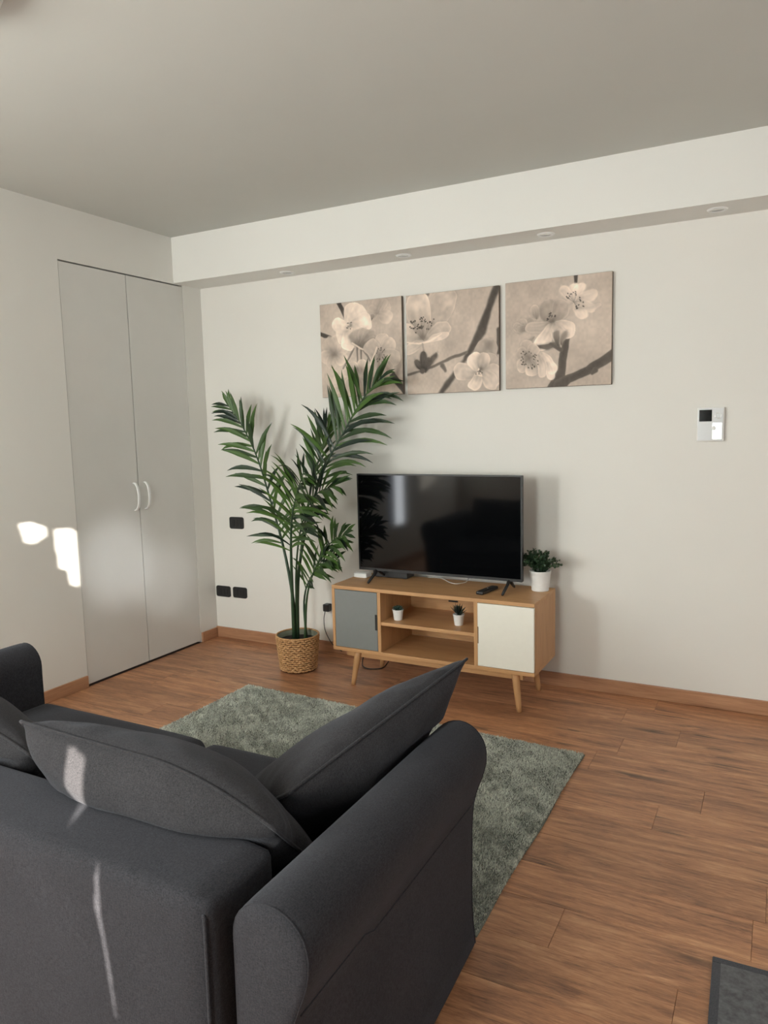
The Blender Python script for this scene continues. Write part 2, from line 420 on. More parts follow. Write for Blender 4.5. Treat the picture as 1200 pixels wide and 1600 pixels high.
# closet doors
for i, (a, b, hy, sg) in enumerate(((DY0, DYM, -0.703, 1), (DYM, DY1, -0.615, -1))):
    d = box('door_%d' % (i + 1), (-0.032, -0.002, a + 0.0035, b - 0.0025, 0.012, DZ - 0.008), 'door', bev=0.001, kind='structure')
    pts = [(0, 0.0, 0.085), (0.012, 0.0, 0.083), (0.028, 0.0, 0.062), (0.036, 0.0, 0.03), (0.038, 0, 0), (0.036, 0.0, -0.03), (0.028, 0.0, -0.062), (0.012, 0.0, -0.083), (0, 0.0, -0.085)]
    P = spline(pts, 24); Vh, Fh = [], []
    n = 10
    for k, p in enumerate(P):
        t = (P[min(k + 1, 24)] - P[max(k - 1, 0)]).normalized(); q = Vector((-t.z, 0, t.x))
        for m in range(n):
            an = 2 * math.pi * m / n; Vh.append(p + q * 0.005 * math.cos(an) + Vector((0, 1, 0)) * 0.011 * math.sin(an))
    for k in range(24):
        for m in range(n):
            a_ = k * n + m; b_ = k * n + (m + 1) % n; Fh.append((a_, b_, b_ + n, a_ + n))
    Fh.append(tuple(range(n))); Fh.append(tuple(24 * n + m for m in range(n))[::-1])
    h = mesh_obj('door_handle', Vh, Fh, 'white_plastic', d, True)
    h.location = Vector((-0.002, hy, 1.088)) - d.location; tag(h, 'white bow-shaped pull handle')
box('trim_2', (-0.10, -0.036, DY0, DY1, 0.0, DZ), 'gap', kind='structure')

# skirting
BH = 0.07
box('baseboard_back', (0.0, X1, -0.014, 0.0, 0, BH + 0.006), 'skirt', bev=0.003, kind='structure')
box('baseboard_left', (0.0, 0.014, DY1 + 0.004, -0.014, 0, BH), 'skirt_y', bev=0.003, kind='structure')
box('baseboard_left', (0.0, 0.014, Y1, DY0 - 0.006, 0, BH), 'skirt_y', bev=0.003, kind='structure')
box('baseboard_right', (X1 - 0.014, X1, Y1, -0.014, 0, BH), 'skirt_y', bev=0.003, kind='structure')

# ------------------------------------------------------------------ recessed spots, ceiling lamp
which = ['leftmost of the four', 'second from the left', 'third from the left', 'rightmost of the four']
for (x, y), w in zip([(0.815, -0.118), (1.632, -0.122), (2.463, -0.135), (3.276, -0.138)], which):
    t = thing('recessed_spotlight', (x, y, ZB), 'white spotlight recessed under the beam, ' + w, 'spotlight', 'spotlights under the ceiling beam')
    lathe('trim_ring', [(0.030, -0.001), (0.033, -0.006), (0.041, -0.006), (0.045, -0.002), (0.046, 0.0)], 'white_plastic', t)
    lathe('lens', [(0.0, -0.0015), (0.028, -0.003), (0.030, -0.001)], 'chrome', t)
t = thing('ceiling_lamp', (1.498, -2.745, ZC), 'white round ceiling lamp at the top left corner of the view', 'lamp')
lathe('base_plate', [(0.0, -0.03), (0.17, -0.03), (0.17, 0.0)], 'white_plastic', t, 48)
lathe('lamp_shade', [(0.0, -0.085), (0.10, -0.08), (0.17, -0.066), (0.200, -0.052), (0.205, -0.04), (0.195, -0.03), (0.171, -0.029)], 'white_plastic', t, 64)

# ------------------------------------------------------------------ canvases
N = 220
def canvas_img(which):
    rs = np.random.RandomState(which + 3)
    vv, uu = np.meshgrid(np.linspace(0, 1, N), np.linspace(0, 1, N), indexing='ij')
    def smooth_noise(fx, fy, seed):
        r = np.random.RandomState(seed); g = r.rand(fy + 2, fx + 2)
        x = uu * fx; y = vv * fy; xi = x.astype(int); yi = y.astype(int); a = x - xi; b = y - yi
        a = a * a * (3 - 2 * a); b = b * b * (3 - 2 * b)
        return (g[yi, xi] * (1 - a) + g[yi, xi + 1] * a) * (1 - b) + (g[yi + 1, xi] * (1 - a) + g[yi + 1, xi + 1] * a) * b
    tex = 0.5 * smooth_noise(4, 4, which) + 0.3 * smooth_noise(11, 9, which + 9) + 0.2 * smooth_noise(50, 40, which + 19) - 0.5
    L = 0.75 + 0.13 * tex - 0.05 * ((uu - .5) ** 2 + (vv - .5) ** 2)
    if which == 0: L += 0.05 * vv - 0.02
    wx = 0.035 * (smooth_noise(6, 6, which + 40) - .5) + 0.018 * (smooth_noise(17, 17, which + 41) - .5); wy = 0.035 * (smooth_noise(6, 6, which + 50) - .5) + 0.018 * (smooth_noise(17, 17, which + 51) - .5)
    U = uu + wx; Vv = vv + wy; U2 = uu + 0.35 * wx; V2 = vv + 0.35 * wy
    crin = 0.6 * smooth_noise(9, 9, which + 60) + 0.4 * smooth_noise(24, 24, which + 61)
    st = {'L': L}
    def comp(val, a): st['L'] = st['L'] * (1 - a) + val * a
    def ss(x): x = np.clip(x, 0, 1); return x * x * (3 - 2 * x)
    def line(pts, ws, val, soft=0.012, al=1.0):
        best = np.full_like(L, -1e3); 
        for (p, q, w0, w1) in zip(pts[:-1], pts[1:], ws[:-1], ws[1:]):
            dx, dy = q[0] - p[0], q[1] - p[1]; l2 = dx * dx + dy * dy + 1e-9
            t = np.clip(((U2 - p[0]) * dx + (V2 - p[1]) * dy) / l2, 0, 1)
            d = np.hypot(U2 - p[0] - t * dx, V2 - p[1] - t * dy); best = np.maximum(best, (w0 + (w1 - w0) * t) / 2 - d)
        a = ss(best / soft + 0.5) * al; comp(val + 0.06 * tex - 0.05 * np.clip(best / 0.03, 0, 1), a)
    def petal(cx, cy, ang, ln, wd, val, edge=0.10, soft=0.012, al=0.95, vein=0.03):
        # ang in degrees, 0 = right, 90 = up
        ca, sa = math.cos(math.radians(ang)), -math.sin(math.radians(ang))
        a = (U - cx) * ca + (Vv - cy) * sa; b = -(U - cx) * sa + (Vv - cy) * ca
        s = np.clip(a / ln, 0, 1.2); prof = wd * np.sqrt(np.clip(s, 0, 1)) * np.sqrt(np.clip(1 - s ** 3.2, 0, 1)) * (1 + 0.06 * np.sin(b * 60 + cx * 40))
        d = np.minimum(prof - np.abs(b), np.minimum(a + 0.004, (ln - a))) 
        m = ss(d / soft + 0.5) * al * (a > -0.01)
        shade = val - 0.17 * (1 - s) ** 2 + 0.05 * s - vein * np.cos(b / (wd + 1e-6) * 16) * (1 - s) + 0.04 * (b / wd)
        shade = shade + edge * 0.7 * np.exp(-(np.clip(d, 0, 1) / 0.010) ** 2) + 0.22 * (crin - .5) + 0.06 * tex
        comp(shade, m)
        comp(val - 0.16, np.exp(-((d + 0.006) / 0.008) ** 2) * 0.18 * al * (a > 0))
    def flower(cx, cy, r, val, angs, w=0.55, **k):
        for a in angs: petal(cx, cy, a, r * rs.uniform(.85, 1.1), r * w, val + rs.uniform(-.04, .04), **k)
    def stamens(cx, cy, r, n, a0, a1, val=0.22, dot=0.006):
        for i in range(n):
            a = math.radians(rs.uniform(a0, a1)); rr = r * rs.uniform(.5, 1)
            x, y = cx + rr * math.cos(a), cy - rr * math.sin(a)
            line([(cx, cy), (x, y)], [0.003, 0.002], val + .25, 0.006, 0.5)
            comp(val, ss((dot - np.hypot(U - x, Vv - y)) / 0.005 + 0.5) * 0.9)
    if which == 0:
        line([(.23, -.02), (.29, .07), (.33, .15)], [.05, .05, .04], .22)
        line([(-.02, .30), (.05, .33), (.13, .355)], [.04, .045, .02], .24)
        line([(.82, .70), (.90, .83), (1.03, 1.0)], [.04, .07, .05], .24)
        line([(.66, .17), (.56, .30)], [.045, .015], .36)
        flower(.73, .15, .17, .72, [100, 20, -30, 60, 160], al=.7, soft=.03)
        flower(.27, .92, .17, .80, [30, 80, 140, 200], al=.6, soft=.04)
        flower(.17, .52, .20, .78, [20, 75, 130, 200, 250, 320], al=.8, soft=.03)
        comp(.42, np.exp(-((U - .17) ** 2 + (Vv - .52) ** 2) / .003) * .7)
        for p, q in (((.47, .47), (.46, .64)), ((.42, .50), (.28, .70)), ((.55, .52), (.63, .66)), ((.52, .46), (.50, .72))):
            line([p, q], [.03, .018], .50); line([(p[0] + .015, p[1]), (q[0] + .015, q[1])], [.008, .006], .85)
        line([(.28, .42), (.42, .44)], [.04, .04], .34)
        flower(.45, .80, .19, .74, [10, 60, 120, 170, 230, 300], edge=.12)
        comp(.34, np.exp(-((U - .44) ** 2 + (Vv - .72) ** 2) / .0016) * .8)
        flower(.40, .27, .25, .90, [210, 255, 170], edge=.06)
        flower(.40, .24, .26, .92, [85, 50, 10, -55], edge=.05)
        comp(.45, np.exp(-((U - .40) ** 2 + (Vv - .25) ** 2) / .0005) * .8); stamens(.40, .25, .06, 12, 60, 260)
        flower(.51, .47, .21, .60, [120, 75, 35, 5], edge=.10); comp(.38, np.exp(-((U - .50) ** 2 + (Vv - .46) ** 2) / .0006) * .7)
        line([(.40, .43), (.5, .49), (.6, .53)], [.012, .018, .01], .9)
        flower(.73, .60, .23, .74, [80, 40, -10, -60, -120, 130], edge=.10); stamens(.73, .58, .08, 26, 0, 360)
        comp(.5, np.exp(-((U - .73) ** 2 + (Vv - .58) ** 2) / .002) * .5)
        line([(.70, .50), (.62, .68)], [.015, .02], .92)
    elif which == 1:
        line([(.99, -.02), (.90, .20), (.82, .42), (.66, .66)], [.075, .07, .10, .05], .30, .03)
        line([(.66, .66), (.46, .90), (.36, 1.02)], [.03, .06, .05], .32, .03)
        line([(-.02, .80), (.15, .775), (.29, .735), (.50, .66), (.66, .61)], [.025, .02, .028, .03, .03], .42, .012)
        line([(.40, .73), (.43, .78)], [.05, .03], .4, .02)
        line([(1.0, .42), (1.0, .62)], [.05, .06], .34, .02)
        line([(.18, -.01), (.24, .0)], [.05, .05], .42, .02)
        petal(.22, .46, 62, .56, .20, .72, edge=.12); petal(.20, .47, 100, .52, .19, .78, edge=.14)
        petal(.20, .47, 165, .34, .22, .82, edge=.05); petal(.22, .46, 28, .30, .12, .76, edge=.14)
        petal(.20, .48, 200, .26, .09, .84); petal(.22, .48, 14, .26, .06, .86)
        line([(.0, .47), (.14, .495), (.28, .47), (.40, .41)], [.01, .018, .022, .01], .93)
        comp(.35, np.exp(-((U - .18) ** 2 / .0025 + (Vv - .43) ** 2 / .0012)) * .8)
        stamens(.19, .46, .24, 46, 55, 135, .18, .0075)
        line([(.18, .50), (.20, .60), (.22, .70)], [.02, .012, .014], .62)
        petal(.20, .78, 130, .16, .055, .30, edge=.06); petal(.20, .78, 92, .20, .06, .28, edge=.06); petal(.20, .78, 50, .24, .045, .32, edge=.14); petal(.21, .80, 72, .17, .05, .28, edge=.04)
        comp(.3, ss((.035 - np.hypot(U - .18, Vv - .78)) / .015))
        petal(.80, .82, 72, .34, .17, .60, edge=.10); petal(.80, .82, 170, .28, .13, .74, edge=.12); petal(.80, .82, 40, .25, .12, .66)
        petal(.80, .84, 0, .24, .15, .82); petal(.80, .82, -40, .22, .12, .82); petal(.78, .83, -110, .18, .10, .90); petal(.80, .82, 110, .22, .12, .88, edge=.06)
        petal(.81, .80, 70, .18, .10, .74, edge=.08); comp(.35, np.exp(-((U - .82) ** 2 + (Vv - .79) ** 2) / .0006) * .8)
        line([(.77, .84), (.79, .78), (.82, .86), (.77, .84)], [.008] * 4, .97); stamens(.79, .84, .04, 8, 0, 180)
    else:
        line([(.50, 1.02), (.55, .86), (.565, .70), (.61, .50)], [.17, .075, .07, .05], .34, .012)
        line([(.53, .99), (.62, .93), (.79, .87), (1.02, .73)], [.12, .08, .085, .085], .36, .012)
        line([(.86, .87), (.83, .90)], [.05, .03], .36)
        line([(.67, -.02), (.67, .06)], [.035, .03], .26)
        flower(.67, .24, .20, .90, [95, 70, 130, 20, -20, -60, 200], w=.35, al=.75, soft=.03)
        petal(.68, .30, 5, .22, .03, .78, al=.7, soft=.02); stamens(.66, .24, .09, 22, -60, 150)
        flower(.20, .46, .12, .66, [60, 110, 160], edge=.12); petal(.30, .36, 100, .13, .06, .70, edge=.12)
        petal(.26, .43, 190, .15, .05, .60); petal(.28, .52, 230, .16, .06, .72, edge=.14); petal(.36, .5, 250, .17, .07, .84)
        petal(.44, .42, 100, .23, .13, .64, edge=.12); petal(.45, .42, 55, .24, .12, .66, edge=.14); petal(.44, .42, 185, .24, .07, .72, edge=.12)
        petal(.45, .42, 240, .25, .11, .88); petal(.46, .43, -25, .23, .12, .86); petal(.46, .43, -60, .2, .10, .84)
        comp(.38, np.exp(-((U - .445) ** 2 + (Vv - .41) ** 2) / .0008) * .8); stamens(.44, .41, .09, 18, 40, 150)
        petal(.31, .60, -5, .22, .04, .38, edge=.04); petal(.52, .64, 100, .15, .05, .46); petal(.55, .62, 70, .13, .04, .56)
        line([(.44, .60), (.54, .66)], [.03, .04], .38)
        flower(.24, .72, .16, .72, [100, 150, 60, 220, 280], edge=.10); petal(.36, .66, -60, .26, .09, .92); petal(.34, .68, -85, .24, .08, .86); petal(.40, .76, -70, .20, .06, .9, al=.8)
        stamens(.24, .72, .09, 30, 0, 360); comp(.5, np.exp(-((U - .24) ** 2 + (Vv - .72) ** 2) / .0015) * .4)
    L = np.clip(0.10 + 0.86 * st['L'] + 0.10 * tex, 0.05, 1.0)
    s = np.stack([L * 1.045, L * 0.96, L * 0.89], -1) * 1.05
    s = np.clip(s, 0, 1); lin = np.where(s <= 0.04045, s / 12.92, ((s + 0.055) / 1.055) ** 2.4)
    return lin
labels = ['sepia blossom canvas with a cluster of five flowers, leftmost of three, behind the palm tip',
          'sepia blossom canvas with a large half flower and dark bud, in the middle of three',
          'sepia blossom canvas with flowers on a forked dark branch, rightmost of three']
for w, (x0, z0) in enumerate([(0.987, 1.680), (1.591, 1.676), (2.204, 1.682)]):
    S = 0.576
    t = thing('canvas_picture', (x0 + S / 2, 0, z0), labels[w], 'picture', 'blossom canvases on the wall')
    box('stretcher_frame', (-S / 2, S / 2, -0.025, -0.001, 0, S), 'canvas_side', t, bev=0.002)
    V = np.zeros((N, N, 3)); vv, uu = np.meshgrid(np.linspace(1, 0, N), np.linspace(-1, 1, N), indexing='ij')
    V[..., 0] = uu * (S / 2 - 0.001); V[..., 2] = 0.001 + vv * (S - 0.002)
    e = np.minimum(1 - np.abs(uu), np.minimum(vv, 1 - vv) * 2); V[..., 1] = -0.0262 + 0.001 * np.exp(-e / 0.01)
    idx = np.arange(N * N).reshape(N, N); q = np.stack([idx[:-1, :-1], idx[1:, :-1], idx[1:, 1:], idx[:-1, 1:]], -1).reshape(-1, 4)
    me = bpy.data.meshes.new('printed_cloth'); me.from_pydata(V.reshape(-1, 3).tolist(), [], q.tolist())
    ca = me.color_attributes.new('print', 'FLOAT_COLOR', 'POINT')
    col = np.ones((N * N, 4)); col[:, :3] = canvas_img(w).reshape(-1, 3); ca.data.foreach_set('color', col.ravel())
    me.materials.append(MT['print']); o = bpy.data.objects.new('printed_cloth', me); COL.objects.link(o); o.parent = t

# ------------------------------------------------------------------ wall fittings
def socket_plate(x0, x1, z0, z1, label):
    t = thing('socket_plate', ((x0 + x1) / 2, 0, z0), label, 'socket', 'black wall sockets'); w = x1 - x0; h = z1 - z0
    bm = bmesh.new(); add_box(bm, -w / 2, w / 2, -0.009, -0.0005, 0, h)
    es = [e for e in bm.edges if abs(e.verts[0].co.x - e.verts[1].co.x) < 1e-6 and abs(e.verts[0].co.z - e.verts[1].co.z) < 1e-6]
    bmesh.ops.bevel(bm, geom=es, offset=0.014, segments=5, affect='EDGES', profile=0.5)
    bm_obj('cover_plate', bm, 'black', t)
    for k in range(3):
        xa = -w / 2 + 0.020 + k * (w - 0.04) / 3
        m = box('socket_module', (xa + 0.001, xa + (w - 0.04) / 3 - 0.001, -0.0115, -0.008, 0.016, h - 0.016), 'black_soft', t, bev=0.001)
socket_plate(0.165, 0.286, 0.799, 0.882, 'black rounded socket plate alone on the wall above the other two')
socket_plate(0.014, 0.140, 0.300, 0.378, 'black rounded socket plate low on the wall right beside the corner')
socket_plate(0.166, 0.287, 0.303, 0.380, 'black rounded socket plate low on the wall, the one nearer the palm')
t = thing('power_plug', (0.968, 0, 0.285), 'small black power plug on the wall left of the media cabinet', 'plug')
box('plug_body', (-0.022, 0.022, -0.045, -0.0005, 0.0, 0.05), 'black', t, bev=0.006)
tube('cord', spline([(-0.012, -0.03, 0.004), (-0.022, -0.034, -0.05), (-0.018, -0.034, -0.12), (0.01, -0.034, -0.18), (0.05, -0.04, -0.22), (0.12, -0.05, -0.25)], 30), 0.0028, 'cable', t)
t = thing('video_intercom', (3.2625, 0, 1.380), 'glossy white and silver wall intercom panel right of the canvases', 'intercom')
box('housing', (-0.062, 0.062, -0.026, -0.0005, 0, 0.167), 'white_plastic', t, bev=0.004)
box('front_glass', (-0.057, 0.057, -0.029, -0.0262, 0.005, 0.162), 'glass_wht', t, bev=0.001)
box('display', (-0.052, 0.006, -0.0305, -0.0292, 0.098, 0.155), 'screen', t)
V, Fc = [], []
add_tube(V, Fc, [(0.034 + 0.014 * math.cos(a), -0.0300, 0.126 + 0.014 * math.sin(a)) for a in [k * math.pi / 12 for k in range(25)]], 0.0012, 6, False)
mesh_obj('speaker_ring', V, Fc, 'chrome', t, True)
o = lathe('button', [(0.010, 0), (0.010, 0.002), (0.008, 0.003), (0.0, 0.003)], 'white_plastic', t, 20); o.rotation_euler = (math.pi / 2, 0, 0); o.location = (0.016, -0.0292, 0.064)
box('display_base', (0.010, 0.052, -0.0300, -0.0291, 0.01, 0.09), 'chrome', t)

# ------------------------------------------------------------------ media cabinet
CX, CY = 1.905, -0.295
cab = thing('media_cabinet', (CX, CY, 0), 'low oak media cabinet on splayed legs with one grey and one cream door', 'cabinet')
def cb(name, b, mat, bev=0.0012, parent=cab):
    return box(name, (b[0] - CX, b[1] - CX, b[2] - CY, b[3] - CY, b[4], b[5]), mat, parent, bev)
xl, xr, yf, yb_, zb, zt = 1.305, 2.508, -0.492, -0.098, 0.203, 0.586
cb('top_panel', (xl, xr, yf, yb_, zt - 0.020, zt), 'oak_x')
cb('bottom_panel', (xl, xr, yf, yb_, zb, zb + 0.020), 'oak_x')
cb('side_panel', (xl, xl + 0.018, yf, yb_, zb + 0.020, zt - 0.020), 'oak_z')
cb('side_panel', (xr - 0.018, xr, yf + 0.0175, yb_, zb + 0.020, zt - 0.020), 'oak_z')
cb('divider', (1.603, 1.623, yf + 0.001, yb_ + 0.012, zb + 0.020, zt - 0.020), 'oak_z')
cb('divider', (2.181, 2.201, yf + 0.001, yb_ + 0.012, zb + 0.020, zt - 0.020), 'oak_z')
cb('shelf', (1.623, 2.181, yf + 0.004, yb_ + 0.012, 0.378, 0.398), 'oak_x')
bp = cb('back_panel', (xl + 0.018, xr - 0.018, yb_ + 0.0005, yb_ + 0.008, zb + 0.02, zt - 0.02), 'oak_x')
for zc in (0.235, 0.41):
    for xc in (1.90,):
        c = cb('cable_cutout', (xc - 0.03, xc + 0.03, yb_ - 0.0008, yb_ + 0.0003, zc + 0.04, zc + 0.05), 'gap', 0, cab)
MT['pull_edge'] = plain('pull_edge_wood', srgb(120, 92, 66), 0.6)
def cab_door(x0, x1, y0, y1, mat, hs, label):
    d = cb('door', (x0, x1, y0, y1, zb + 0.023, zt - 0.023), mat, 0.001); d['label'] = label
    # finger pull milled in the edge: a dark recess block with a thin metal lip
    xe = x1 if hs > 0 else x0
    bm = bmesh.new()
    add_box(bm, (-0.014 if hs > 0 else 0.0004), (-0.0004 if hs > 0 else 0.005), -0.0015, 0.001, -0.045, 0.045)
    h = bm_obj('handle', bm, 'gap' if hs > 0 else 'pull_edge', d)
    h.location = Vector((xe - CX, y0 - CY, 0.392)) - d.location; h['label'] = 'recessed edge finger pull'
cab_door(1.3245, 1.6015, yf + 0.001, yf + 0.018, 'grey_door', 1, 'grey lacquered door')
cab_door(2.2025, 2.505, yf - 0.001, yf + 0.016, 'cream_door', -1, 'cream white lacquered door')
V = []
boxes('base_frame', [(1.40 - CX, 2.41 - CX, -0.455 - CY, -0.43 - CY, 0.166, 0.2029), (1.40 - CX, 2.41 - CX, -0.16 - CY, -0.135 - CY, 0.166, 0.2029),
      (1.375 - CX, 1.40 - CX, -0.455 - CY, -0.135 - CY, 0.166, 0.2029), (2.41 - CX, 2.435 - CX, -0.455 - CY, -0.135 - CY, 0.166, 0.2029)], 'oak_x', cab)
for sx, x in ((-1, 1.452), (1, 2.395)):
    for sy, y in ((-1, -0.455), (1, -0.145)):
        top = Vector((x - CX, y - CY, 0.2025)); bot = Vector((x + sx * 0.028 - CX, y + sy * 0.022 - CY, 0.0))
        pts = [top.lerp(bot, k / 6) for k in range(7)]
        V, Fc = [], []; add_tube(V, Fc, pts, [0.0215 - 0.0085 * k / 6 for k in range(7)], 16)
        for v in V: v.z = max(v.z, 0.0) if v.z < 0.02 else min(v.z, 0.2028)
        mesh_obj('leg', V, Fc, 'oak_z', cab, True)

# ------------------------------------------------------------------ television and what stands on the cabinet
TX, TY = 1.879, -0.275
tv = thing('television', (TX, TY, zt), 'flat black television switched off on the media cabinet', 'television')
TVP = bpy.data.objects.new('panel', None)
w2 = 0.502; z0, z1 = 0.060, 0.632
bm = bmesh.new(); add_box(bm, -w2, w2, -0.012, 0.012, z0, z1, 0.003, 3); add_box(bm, -0.36, 0.36, 0.012, 0.045, z0 + 0.03, z0 + 0.33, 0.008, 2)
pan = bm_obj('panel', bm, 'black', tv)
bz = 0.008
scn = box('screen', (-w2 + bz, w2 - bz, -0.0138, -0.0115, z0 + 0.015, z1 - bz), 'screen', tv)
lip = boxes('bezel', [(-w2, w2, -0.016, -0.0121, z1 - bz, z1), (-w2, w2, -0.016, -0.0121, z0, z0 + 0.014), (-w2, -w2 + bz, -0.016, -0.0121, z0 + 0.014, z1 - bz), (w2 - bz, w2, -0.016, -0.0121, z0 + 0.014, z1 - bz)], 'black_soft', tv)
for sx, x in ((-1, 1.492 - TX), (1, 2.305 - TX)):
    V, Fc = [], []
    add_tube(V, Fc, [(x, -0.004, z0 + 0.006), (x, -0.030, 0.045), (x + 0.0 * sx, -0.118, 0.0075)], [0.010, 0.009, 0.0072], 8)
    add_tube(V, Fc, [(x, 0.004, z0 + 0.006), (x, 0.026, 0.045), (x - 0.004 * sx, 0.092, 0.0075)], [0.010, 0.009, 0.0072], 8)
    mesh_obj('foot', V, Fc, 'black_soft', tv, True)
bxo = thing('set_top_box', (1.535, -0.150, zt), 'flat black set-top box behind the left foot of the television', 'box')
box('body', (-0.115, 0.115, -0.05, 0.05, 0.003, 0.040), 'black', bxo, bev=0.003)
for q in (-0.10, 0.08): box('foot', (q, q + 0.02, -0.04, 0.04, 0, 0.003), 'black_soft', bxo)
wb = thing('router', (1.362, -0.225, zt), 'small white plastic box at the left end of the cabinet top', 'box', rz=0.0)
box('body', (-0.044, 0.044, -0.034, 0.034, 0.002, 0.028), 'white_plastic', wb, bev=0.004)
box('top_cover', (-0.037, 0.037, -0.028, 0.028, 0.0281, 0.0305), 'white_plastic', wb, bev=0.001)
for q in (-0.028, 0.02): box('foot', (-0.03, 0.03, q, q + 0.008, 0, 0.0022), 'pot', wb)
rm = thing('remote_control', (2.196, -0.325, zt), 'black remote control lying in front of the television', 'remote control', rz=-0.16)
bm = bmesh.new(); add_box(bm, -0.021, 0.021, -0.088, 0.088, 0.0005, 0.019, 0.006, 3); bm_obj('body', bm, 'black_soft', rm, False)
for r_ in range(6):
    for c_ in range(3):
        if r_ == 3 and c_ != 1: continue
        box('button', (-0.0125 + c_ * 0.0095 - 0.003, -0.0125 + c_ * 0.0095 + 0.003, -0.06 + r_ * 0.022, -0.052 + r_ * 0.022, 0.0188, 0.0203), 'black' if r_ != 3 else 'white_plastic', rm, 0.0008)
tag(tube('antenna_cable', spline([(1.75, -0.12, zt + 0.005), (1.80, -0.09, zt + 0.003), (1.86, -0.13, zt + 0.003), (1.92, -0.19, zt + 0.0025), (1.97, -0.205, zt + 0.0025), (2.00, -0.14, zt + 0.0025), (2.01, -0.11, zt + 0.03), (2.04, -0.155, zt + 0.025), (2.06, -0.2, zt + 0.08)], 60), 0.0022, 'wcable', origin=(1.9, -0.15, zt)), 'thin white cable curling on the cabinet top behind the television', 'cable')
tag(tube('power_cable', spline([(1.27, -0.05, 0.10), (1.26, -0.06, 0.04), (1.27, -0.10, 0.006), (1.32, -0.18, 0.0045), (1.38, -0.205, 0.0045), (1.44, -0.17, 0.0045), (1.44, -0.10, 0.006), (1.46, -0.07, 0.06), (1.47, -0.085, 0.19)], 70), 0.0035, 'cable', origin=(1.4, -0.1, 0.1)), 'black power cable looping on the floor under the cabinet', 'cable')

# potted plants
def pot(parent, rt_, rb, h, ribs=0):
    prof = [(0.0, 0.0), (rb * 0.96, 0.0), (rb, 0.002)]
    n = 26
    for k in range(1, n):
        f = k / n; r = rb + (rt_ - rb) * f
        if ribs and 0.1 < f < 0.86: r -= 0.0009 * (1 + math.cos(f * ribs * 2 * math.pi))
        if f > 0.88: r += 0.0012
        prof.append((r, h * f))
    prof += [(rt_ + 0.001, h), (rt_ - 0.003, h + 0.0005), (rt_ - 0.005, h - 0.003), (rt_ - 0.006, h * 0.86)]
    lathe('pot', prof, 'pot', parent, 40)
    lathe('soil', [(rt_ - 0.0065, h * 0.86), (rt_ * 0.5, h * 0.87), (0.0, h * 0.88)], 'soil', parent, 24)
rng = random.Random(11)
bp_ = thing('potted_shrub', (2.447, -0.180, zt), 'small leafy green plant in a ribbed white pot on the right end of the cabinet', 'plant')
pot(bp_, 0.0575, 0.046, 0.110, 9)
V, Fc = [], []; SV, SF = [], []
for s in range(58):
    a = rng.uniform(0, 2 * math.pi); sp = rng.uniform(0.02, 0.118); hh = 0.11 + rng.uniform(0.05, 0.125) * (1 - 0.5 * (sp / 0.118) ** 2)
    base = Vector((0.02 * math.cos(a), 0.02 * math.sin(a), 0.095)); tip = Vector((sp * math.cos(a), sp * math.sin(a), hh))
    if tip.y > 0.075: tip.y = 0.075
    mid = (base + tip) / 2 + Vector((0, 0, 0.02)); P = spline([base, mid, tip], 12)
    add_tube(SV, SF, P[::3], 0.0012, 4)
    for k in range(3, 13):
        for sd in range(3):
            d = Vector((rng.uniform(-1, 1), rng.uniform(-1, 1), rng.uniform(-0.1, 0.8))).normalized(); L = rng.uniform(0.012, 0.020); c = P[k]
            n_ = d.cross(Vector((rng.uniform(-1, 1), rng.uniform(-1, 1), rng.uniform(-1, 1)))).normalized() * L * 0.36; b0 = len(V)
            V += [c, c + d * L * 0.5 + n_, c + d * L, c + d * L * 0.5 - n_]; Fc.append((b0, b0 + 1, b0 + 2, b0 + 3))
mesh_obj('stems', SV, SF, 'stem', bp_, True)
fo = mesh_obj('foliage', V, Fc, 'box', bp_); fo['kind'] = 'stuff'
def succulent(loc, label, style):
    t = thing('potted_succulent', loc, label, 'plant', 'tiny succulents on the cabinet shelf'); pot(t, 0.031, 0.0235, 0.061)
    rg = random.Random(style)
    nl = 34 if style == 0 else 22
    for k in range(nl):
        f = k / nl; a = k * 2.399; el = math.radians(28 + 58 * f if style == 0 else 38 + 50 * f); L = (0.040 - 0.008 * f) if style == 0 else rg.uniform(0.056, 0.074)
        w = 0.0080 if style == 0 else 0.0058
        d = Vector((math.cos(a) * math.cos(el), math.sin(a) * math.cos(el), math.sin(el))); s = Vector((-math.sin(a), math.cos(a), 0)); u = s.cross(d)
        c0 = Vector((0, 0, 0.056)) + Vector((math.cos(a), math.sin(a), 0)) * 0.004
        V, Fc = [], []
        ps = [(0, .5), (.35, 1.0), (.7, .75), (1.0, .04)]
        for q, ww in ps:
            c = c0 + d * L * q + Vector((0, 0, -0.006 * q * q)) * (1 if style == 0 else 0.2)
            V += [c + s * w * ww, c + u * w * ww * .5, c - s * w * ww, c - u * w * ww * .5]
        for i in range(3):
            for m in range(4): Fc.append((i * 4 + m, i * 4 + (m + 1) % 4, i * 4 + 4 + (m + 1) % 4, i * 4 + 4 + m))
        Fc += [(0, 3, 2, 1), (12, 13, 14, 15)]
        mesh_obj('leaf', V, Fc, 'succ2' if style == 0 else 'succ', t, True)
succulent((1.690, -0.405, 0.398), 'tiny rosette succulent in a white pot on the shelf near the grey door', 0)
succulent((2.047, -0.372, 0.398), 'tiny spiky succulent in a white pot on the shelf near the cream door', 1)

# ------------------------------------------------------------------ palm in a basket
PB = Vector((0.968, -0.372, 0))
palm = thing('potted_palm', PB, 'tall green artificial palm in a woven basket left of the television', 'plant')
bk = lathe('basket', [(0.0, 0.0), (0.104, 0.0), (0.108, 0.004), (0.130, 0.225), (0.126, 0.225), (0.122, 0.20), (0.104, 0.008), (0.0, 0.008)], 'wicker_core', palm, 48)
